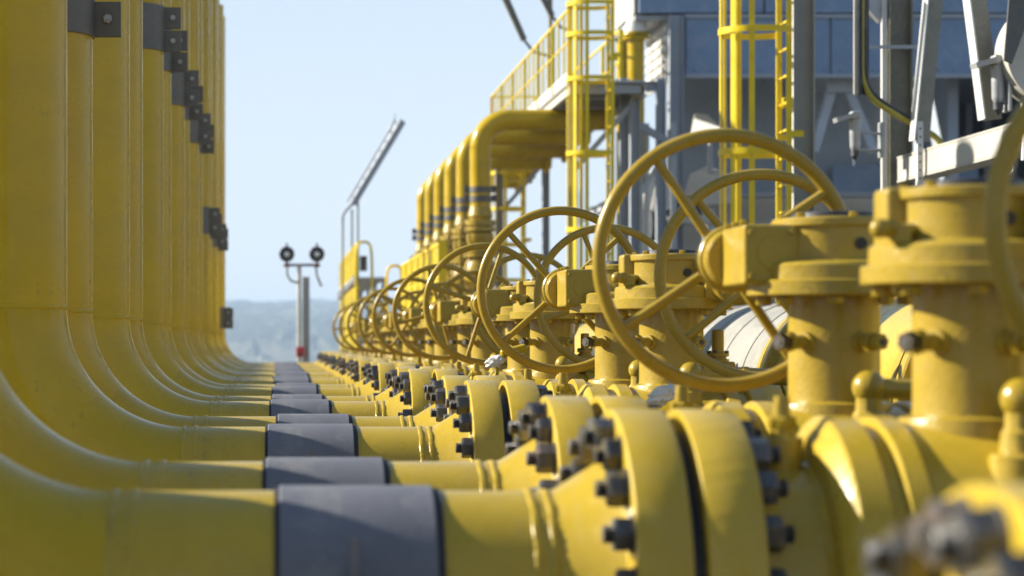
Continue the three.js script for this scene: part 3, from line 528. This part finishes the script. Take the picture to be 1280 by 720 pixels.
// ------------------------------------------------------------------ the cooler building
{
  const d = 40, t = thing('cooler_building', 'blue grey panelled gas cooler building in shade behind the ladders', 'building', V(0, 0, 0));
  const xf = (px, dd = d) => (px - VX) * dd / FPX, yf = (py, dd = d) => CY - (py - VY) * dd / FPX;
  const xl = xf(795), yb = yf(17);
  // upper fascia: panels side by side with open joints, on a backing
  part('fascia_backing', box(14, 3.1, 2.2, xl + 7.05, yb + 1.6, -d - 1.2), M.steel, t);
  for (let i = 0; i < 6; i++) part('fascia_panel', rbox(2.30, 1.5, 0.06, xl + 1.2 + i * 2.34, yb + 0.76, -d, 0.012), M.blue, t);
  for (let i = 0; i < 6; i++) part('fascia_panel', rbox(2.30, 1.5, 0.06, xl + 1.2 + i * 2.34, yb + 2.30, -d, 0.012), M.blue, t);
  for (let i = 0; i < 2; i++) part('side_panel', rbox(0.05, 3.05, 1.12, xl - 0.01, yb + 1.54, -d - 0.62 - i * 1.15, 0.012), M.pale, t);
  // second row of panels, right of the column
  const xp = xf(856), y2 = yf(95);
  part('panel_backing', box(10, yb - y2 - 0.1, 0.1, xp + 5, (yb + y2) / 2, -d - 0.12), M.steel, t);
  for (let i = 0; i < 5; i++) part('lower_panel', rbox(2.66, yb - y2 - 0.10, 0.06, xp + 1.35 + i * 2.70, (yb + y2) / 2 - 0.02, -d - 0.03, 0.012), M.blue, t);
  for (let i = 0; i < 34; i++) part('rivet', flat(new THREE.SphereGeometry(0.03, 6, 4)).translate(xp + 0.2 + i * 0.3, y2 + 0.12, -d + 0.005), M.steel, t);
  for (const y of [y2 + 0.0, yb - 0.05]) part('trim_rail', box(10.6, 0.07, 0.12, xp + 5.3, y, -d - 0.02), M.steel, t);
  // recessed wall below
  const dw = 43, w0 = xf(842, dw), w1 = xf(1142, dw), yw0 = yf(246, dw), yw1 = yf(88, dw);
  for (let i = 0; i < 4; i++) { const w = (w1 - w0) / 4; part('wall_panel', rbox(w - 0.03, yw1 - yw0, 0.1, w0 + w * (i + 0.5), (yw0 + yw1) / 2, -dw, 0.01), M.grey, t); }
  part('plinth', box(w1 - w0 + 6, yw0, 0.3, (w0 + w1) / 2 + 3, yw0 / 2, -dw - 0.5), M.concrete, t);
  for (let i = 0; i < 3; i++) part('skirt_panel', rbox(0.93, 0.62, 0.06, xf(1040, 42.6) + 0.47 + i * 0.97, yf(226, 42.6), -42.6, 0.01), M.blue, t);
  // deep machine bay: floor slab, back and side walls, roof; only its front is open
  const bx0 = w1 + 0.06, bx1 = bx0 + 9, bz0 = -41, bz1 = -54;
  part('bay_back', box(bx1 - bx0, 8.4, 0.2, (bx0 + bx1) / 2, 4.2, bz1), M.grey, t);
  for (const x of [bx0 + 0.1, bx1]) part('bay_side', box(0.2, 8.4, bz0 - bz1, x, 4.2, (bz0 + bz1) / 2), M.grey, t);
  part('bay_roof', box(bx1 - bx0 + 0.4, 0.2, bz0 - bz1, (bx0 + bx1) / 2, y2 + 0.35, (bz0 + bz1) / 2), M.steel, t);
  part('soffit', box(8.2, 0.1, 2.6, xl + 4.1, yb - 0.06, -d - 1.4), M.steel, t);
  for (const px of [1175, 1205, 1228, 1262]) part('inner_post', bar(V(xf(px, 47), 1, -47), V(xf(px + 6, 47), yf(100, 47), -47), 0.16, 0.16), M.steel, t);
  part('sill', box(5.6, 0.10, 0.5, w0 + 2.3, yw0 + 0.02, -dw + 0.2), M.steel, t);
  // legs
  for (const px of [844]) part('column', iBeam(V(xf(px), 0, -d + 0.02), V(xf(px), yb - 0.03, -d + 0.02), 0.26, 0.26), M.steel, t);
  // louvred side bay
  for (let i = 0; i < 3; i++) { const z = -40.35 - i * 0.72; part('louvre_frame', box(0.03, 1.12, 0.66, 7.26, yf(66), z), M.pale, t); for (let k = 0; k < 6; k++) part('louvre', box(0.05, 0.10, 0.60, 7.235, yf(66) - 0.45 + k * 0.18, z), M.white, t); }
  for (const y of [2.6, 4.5]) part('side_girt', iBeam(V(7.3, y, -40.2), V(7.3, y, -52), 0.16, 0.2), M.steel, t);
}
{ // A-shaped braces on the wall of the cooler
  const t = thing('wall_brace', 'pale blue steel A frame brace against the cooler wall beside the lamp', 'brace'), d = 40.6;
  const top = at(1049, 106, d);
  for (const px of [1017, 1092]) { const q = at(px, 190, d); part('leg', bar(V(top.x + (px > 1049 ? 0.12 : -0.12), top.y, -d), V(q.x, q.y, -d), 0.17, 0.16), M.paleBlue, t); }
  part('head_plate', rbox(0.55, 0.42, 0.05, top.x, top.y + 0.05, -d + 0.14, 0.01), M.paleBlue, t);
  part('wall_stub', box(0.3, 0.2, 1.4, top.x, top.y + 0.12, -d - 0.7), M.steel, t);
}
{ // steel frame in front of the building, with yellow inlet pipes
  const d = 37.5, t = thing('pipe_frame', 'blue grey steel portal frame between the caged ladder and the cooler', 'frame');
  const p = (px, py) => at(px, py, d);
  for (const px of [780, 826]) { const q = p(px, 105); part('column', iBeam(V(q.x, 0, -d), V(q.x, q.y + 0.1, -d), 0.15, 0.16), M.steel, t); }
  part('beam', iBeam(p(787, 108), p(823, 108), 0.14, 0.16), M.steel, t);
  part('brace', bar(p(784, 148), p(850, 186), 0.12, 0.12), M.steel, t);
  part('brace', bar(p(790, 260), p(820, 210), 0.08, 0.08), M.galv, t);
  for (const [px, c] of [[798, M.white], [808, M.galv], [816, M.white]]) { const q = p(px, 150); part('stand_pipe', rod(V(q.x, 0, -d - 0.6), V(q.x, q.y, -d - 0.6), 0.045, 0.045, 12), c, t); }
  part('cable_tray', [box(0.10, 2.2, 0.05, p(846, 230).x, p(846, 230).y, -d - 0.3)], M.galv, t);
}
for (const [k, px, d, r] of [[0, 795, 40.4, 0.155], [1, 778, 43, 0.12]]) {
  const t = thing('inlet_riser', k ? 'thinner yellow riser behind the flanged riser of the cooler' : 'yellow upright riser with flange and pale cone under the cooler', 'pipe', V((px - VX) * d / FPX, 0, -d), 'cooler inlet risers');
  const y = (py) => CY - (py - VY) * d / FPX;
  part('riser', lathe([[0.02, r], [y(50), r]], 'y', 36, 0.6), M.yellow[0], t);
  part('flange', lathe([[y(50), r], [y(50), r + 0.10], [y(46.5), r + 0.11], [y(46), r + 0.03], [y(45), r + 0.03], [y(44.5), r + 0.11], [y(41), r + 0.10], [y(41), r]], 'y', 40, 0.4), M.yellow[1], t);
  part('cone', lathe([[y(41), r + 0.06], [y(36), r + 0.06], [y(18), r - 0.02], [y(12), r - 0.02]], 'y', 40, 0.4), M.white, t);
}
{ // sheets added for patches of sunlight, and equipment, at the foot of the cooler
  const t = thing('sun_patch_plates', 'white plates added as patches of sunlight on the cooler wall behind the ladder', 'sun_patch'), d = 41.6;
  const prism = (pts, depth) => { const s = new THREE.Shape(pts.map(([px, py]) => { const q = at(px, py, d); return new THREE.Vector2(q.x, q.y); })); return new THREE.ExtrudeGeometry(s, { depth, bevelEnabled: true, bevelSize: 0.02, bevelThickness: 0.02, bevelSegments: 1 }); };
  const PHI = -0.855, sheet = (pts, px, py) => {                  // plate turned toward the sun
    const c = at(px, py, d), sh = new THREE.Shape(pts.map(([a, b]) => { const q = at(a, b, d); return new THREE.Vector2((q.x - c.x) / Math.cos(PHI), q.y - c.y); }));
    const g = new THREE.ExtrudeGeometry(sh, { depth: 0.04, bevelEnabled: false }); g.rotateY(PHI); g.translate(c.x, c.y, -d); return flat(g);
  };
  part('sun_patch', sheet([[858, 256], [868, 216], [886, 208], [906, 220], [913, 256]], 886, 232), M.white, t);  // white plate shaped as a sunlit patch of the wall
  part('hood', sheet([[868, 174], [873, 140], [885, 143], [908, 171]], 888, 158), M.white, t);
  part('stay', [rod(at(888, 176, d - 0.2).clone(), at(888, 216, d - 0.2), 0.05, 0.05, 10), rod(at(886, 262, d - 0.2).clone(), V(at(886, 262, d).x, 0, -d + 0.2), 0.12, 0.12, 10)], M.galv, t);
}
{
  const d = 39, t = thing('pump_skid', 'dark pump skid with pale pipework between the cooler columns', 'machine');
  const p = (px, py, o = 0) => at(px, py, d + o);
  const base = p(832, 320); 
  part('skid_frame', box(1.4, 0.2, 1.0, base.x, 0.12, -d), M.steel, t);
  part('stand', [box(0.12, 2.8, 0.12, base.x - 0.5, 1.6, -d), box(0.12, 2.8, 0.12, base.x + 0.5, 1.6, -d)], M.galv, t);
  part('motor', [rod(p(812, 282), p(842, 282), 0.28, 0.28, 28), rbox(0.34, 0.3, 0.3, p(828, 268).x, p(828, 268).y, -d, 0.03)], M.dark, t);
  part('control_box', rbox(0.5, 0.34, 0.4, p(858, 258).x, p(858, 258).y, -d, 0.03), M.black, t);
  part('shelf', box(0.9, 0.12, 0.6, p(862, 276).x, p(862, 276).y, -d), M.pale, t);
  part('suction_pipe', tube([p(803, 320, -0.5), p(806, 260, -0.5), p(814, 226, -0.5), p(823, 214, -0.5), p(831, 226, -0.5), p(836, 262, -0.5)], 0.10, 50, 14), M.white, t);
  part('dome', flat(new THREE.SphereGeometry(0.24, 28, 20).scale(0.8, 1.5, 0.8)).translate(p(828, 244).x, p(828, 244).y, -d - 0.5), M.white, t);
}

// ------------------------------------------------------------------ near steelwork of the cooler: columns, lit beam, hangers
{
  const d = 24.2, q = at(1001, 0, d), t = thing('pale_column', 'tall pale steel column beside the caged ladder', 'column', V(q.x, 0, -d));
  part('shaft', iBeam(V(0.02, 0, 0), V(0.02, 8, 0), 0.24, 0.22), M.hangerShade2, t);
  part('painted_lit_edge', box(0.012, 8, 0.2, -0.115, 4, 0.05), M.white, t);  // left edge painted white for the sun on it
  part('base_plate', box(0.45, 0.03, 0.45, 0, 0.02, 0), M.galv, t);
  part('ladder_clip', rbox(0.13, 0.12, 0.04, -0.17, at(0, 130, d).y, 0.12, 0.01), M.lemon, t);
  part('clip_bolt', rod(V(-0.17, at(0, 130, d).y, 0.14), V(-0.17, at(0, 130, d).y, 0.16), 0.025, 0.025, 10), M.dark, t);
}
{
  const d = 22, q = at(1120, 0, d), t = thing('brown_column', 'brownish grey steel column where the sunlit beam ends', 'column', V(q.x, 0, -d));
  part('shaft', iBeam(V(0.02, 0, 0), V(0.02, 8, 0), 0.24, 0.24), M.olive, t);
  const sl = part('perforated_strut', box(0.05, 7.6, 0.05, -0.14, 3.9, 0.06), M.white, t);
  part('tie_strip', box(0.62, 0.035, 0.012, -0.02, at(0, 61, d).y, 0.14), M.galv, t);
  part('base_plate', box(0.5, 0.03, 0.5, 0, 0.02, 0), M.galv, t);
  part('brace', bar(V(-0.12, at(0, 22, d).y, 0), V(-0.75, at(0, 2, d).y + 0.55, 0), 0.10, 0.16), M.galv, t);
}
{
  const t = thing('sunlit_beam', 'cream steel beam in full sun carrying slanting hangers, striped by shadows', 'beam'), X = 6.26, y = 3.245;
  const b = part('beam', iBeam(V(X + 0.13, y, -21.8), V(X + 0.13, y, -15.5), 0.24, 0.26, 0.018, 0.012), M.pale, t);
  part('side_plate', box(0.012, 0.215, 6.28, X + 0.02, y, -18.65), M.pale, t);
  const post = box(0.055, 0.62, 0.055, 0, 0, 0);
  for (const d of [20.85, 17.9]) { const p = part('perforated_post', post, M.white, t); p.position.set(X - 0.045, y + 0.08, -d); for (let k = -3; k <= 3; k++) part('hole', rod(V(0, k * 0.08, 0.0275), V(0, k * 0.08, 0.029), 0.011, 0.011, 8), M.dark, p); }
  for (const [d, top, bot] of [[20.85, [1171, -30], [1151, 176]], [17.9, [1216, -40], [1240, 150]]]) {
    const f = d / 1; const A = at(top[0], top[1], f), B = at(bot[0], bot[1], f);
    const h = part('hanger', bar(A, B, 0.16, 0.02), M.hangerShade, t);
    part('painted_lit_strip', bar(A.clone().add(V(-0.088, 0, 0.02)), B.clone().add(V(-0.088, 0, 0.02)), 0.014, 0.17), M.white, h);  // white strip paints sunlight onto the left edge
  }
  part('end_leg', iBeam(V(X + 0.13, 0, -15.6), V(X + 0.13, y - 0.14, -15.6), 0.2, 0.2), M.olive, t);
  part('lifting_ring', flat(new THREE.TorusGeometry(0.045, 0.010, 10, 24)).translate(at(1259, 211, 17.2).x, at(1259, 211, 17.2).y, -17.2), M.galv, t);
  part('lower_rail', box(0.10, 0.14, 5.4, X + 0.5, y - 0.62, -18.6), M.olive, t);
}
{
  const d = 17.3, t = thing('dark_gusset', 'dark perforated gusset and cream curved fan ring at the upper corner', 'gusset');
  const p = (px, py) => at(px, py, d);
  const sh = (l) => new THREE.Shape(l.map(([a, b]) => new THREE.Vector2(p(a, b).x, p(a, b).y)));
  part('gusset', flat(new THREE.ExtrudeGeometry(sh([[1262, -20], [1254, 76], [1264, 80], [1286, 20], [1286, -20]]), { depth: 0.02, bevelEnabled: false })).translate(0, 0, -d), M.bracket, t);
  const R = 0.42, c = p(1334, 62); part('fan_ring', lathe([[0, R], [0, R + 0.03], [0.3, R + 0.03], [0.3, 0]], 'z', 64, 0.4).translate(c.x, c.y, -d - 0.4), M.pale, t);
  part('hanger_bar', bar(V(c.x, c.y + 0.4, -d - 0.2), V(c.x, c.y + 2.5, -d - 0.2), 0.1, 0.1), M.pale, t);
}
for (const [k, px, py, d, arm] of [[0, 1065, 150, 21.6, 1104], [1, 1243, 82, 17.6, 1262]]) {
  const s = d / FPX, q = at(px, py, d), t = thing('hooded_lamp', k ? 'small hooded lamp on the hanger above the sunlit beam' : 'small hooded lamp on bracket arms beside the brown column', 'lamp', V(q.x, q.y, -d), 'hooded lamps');
  part('hood', [bar(V(-0.17, -0.005, 0), V(0.05, 0.055, 0), 0.16, 0.045), rbox(0.10, 0.09, 0.13, 0.03, 0.04, 0, 0.02)], M.galv, t);
  part('body', lathe([[-0.30, 0.035], [-0.27, 0.05], [-0.06, 0.055], [0.0, 0.06]], 'y', 24, 0.5).translate(0.03, 0, 0), M.galv, t);
  part('tip', lathe([[-0.40, 0.012], [-0.36, 0.04], [-0.30, 0.04]], 'y', 20, 0.5).translate(0.03, 0, 0), M.dark, t);
  const L = (arm - px) * s;
  part('arm', [rod(V(0.03, -0.30, 0), V(L, -0.30, 0), 0.018, 0.018, 10), rod(V(0.03, -0.12, 0), V(L, -0.14, 0), 0.014, 0.014, 10)], M.galv, t);
  part('arm_plate', rbox(0.03, 0.36, 0.16, L - 0.02, -0.2, 0, 0.01), M.galv, t);
}
{
  const d = 21, t = thing('cable_conduit', 'dark conduit with yellow green cable bending down across the brown column', 'conduit');
  const p = (px, py) => at(px, py, d);
  part('channel', [bar(p(1074, -30), p(1074, 118), 0.035, 0.09), box(0.11, 1.15, 0.012, p(1080, 44).x, p(1080, 44).y, -d - 0.03)], M.black, t);
  part('edge_strip', bar(p(1070.5, -30), p(1070.5, 118), 0.05, 0.03), M.pale, t);
  part('cable', tube([p(1078, -30), p(1077, 60), p(1079, 100), p(1090, 122), p(1120, 143), p(1150, 160), p(1170, 172), p(1179, 184)], 0.03, 80, 10), M.cable, t);
  part('cable', tube([p(1081, -30), p(1081, 60), p(1084, 104), p(1094, 120), p(1122, 140), p(1148, 154)], 0.024, 70, 10), M.black, t);
}

// ------------------------------------------------------------------ left-over wrapping on the lines
function wrap(label, pos, sx, sy, sz, tilt, s0) {
  const g = new THREE.IcosahedronGeometry(1, 5); const p = g.attributes.position;
  for (let i = 0; i < p.count; i++) { const v = V().fromBufferAttribute(p, i); const h = (a, b, c) => Math.sin(a * 7.1 + s0) * Math.cos(b * 9.3 + s0 * 2) + 0.7 * Math.sin(c * 15 + a * 11) * Math.cos(b * 17 + s0); const k = 1 + 0.16 * h(v.x, v.y, v.z) + 0.06 * Math.sin(v.x * 31 + v.y * 27) * Math.cos(v.z * 29); v.multiplyScalar(k); p.setXYZ(i, v.x * sx, v.y * sy, v.z * sz); }
  g.rotateZ(tilt); g.computeVertexNormals();
  const t = thing('plastic_wrap', label, 'wrapping', pos, 'plastic wrapping left on the valves');
  part('sheet', flat(g, 1.0), M.white, t);
  return t;
}
{
  const a = at(619, 452, 12.6), w = wrap('crumpled white plastic wrap with yellow tape beside the third handwheel', a, 0.06, 0.032, 0.04, 0.35, 1.3);
  part('yellow_tape', [rbox(0.16, 0.05, 0.07, 0.12, 0.035, 0, 0.02).rotateZ(0.25)], M.yellow[1], w);
  part('tie', rod(V(0.02, -0.02, 0), V(0.0, -0.14, -0.05), 0.012, 0.012, 8), M.yellow[1], w);
  const b = at(828, 494, 8.2); wrap('crumpled pale plastic sheet on the valve body under the largest handwheel', b, 0.06, 0.035, 0.05, 0.5, 4.1);
}
renderer.render(scene, camera);
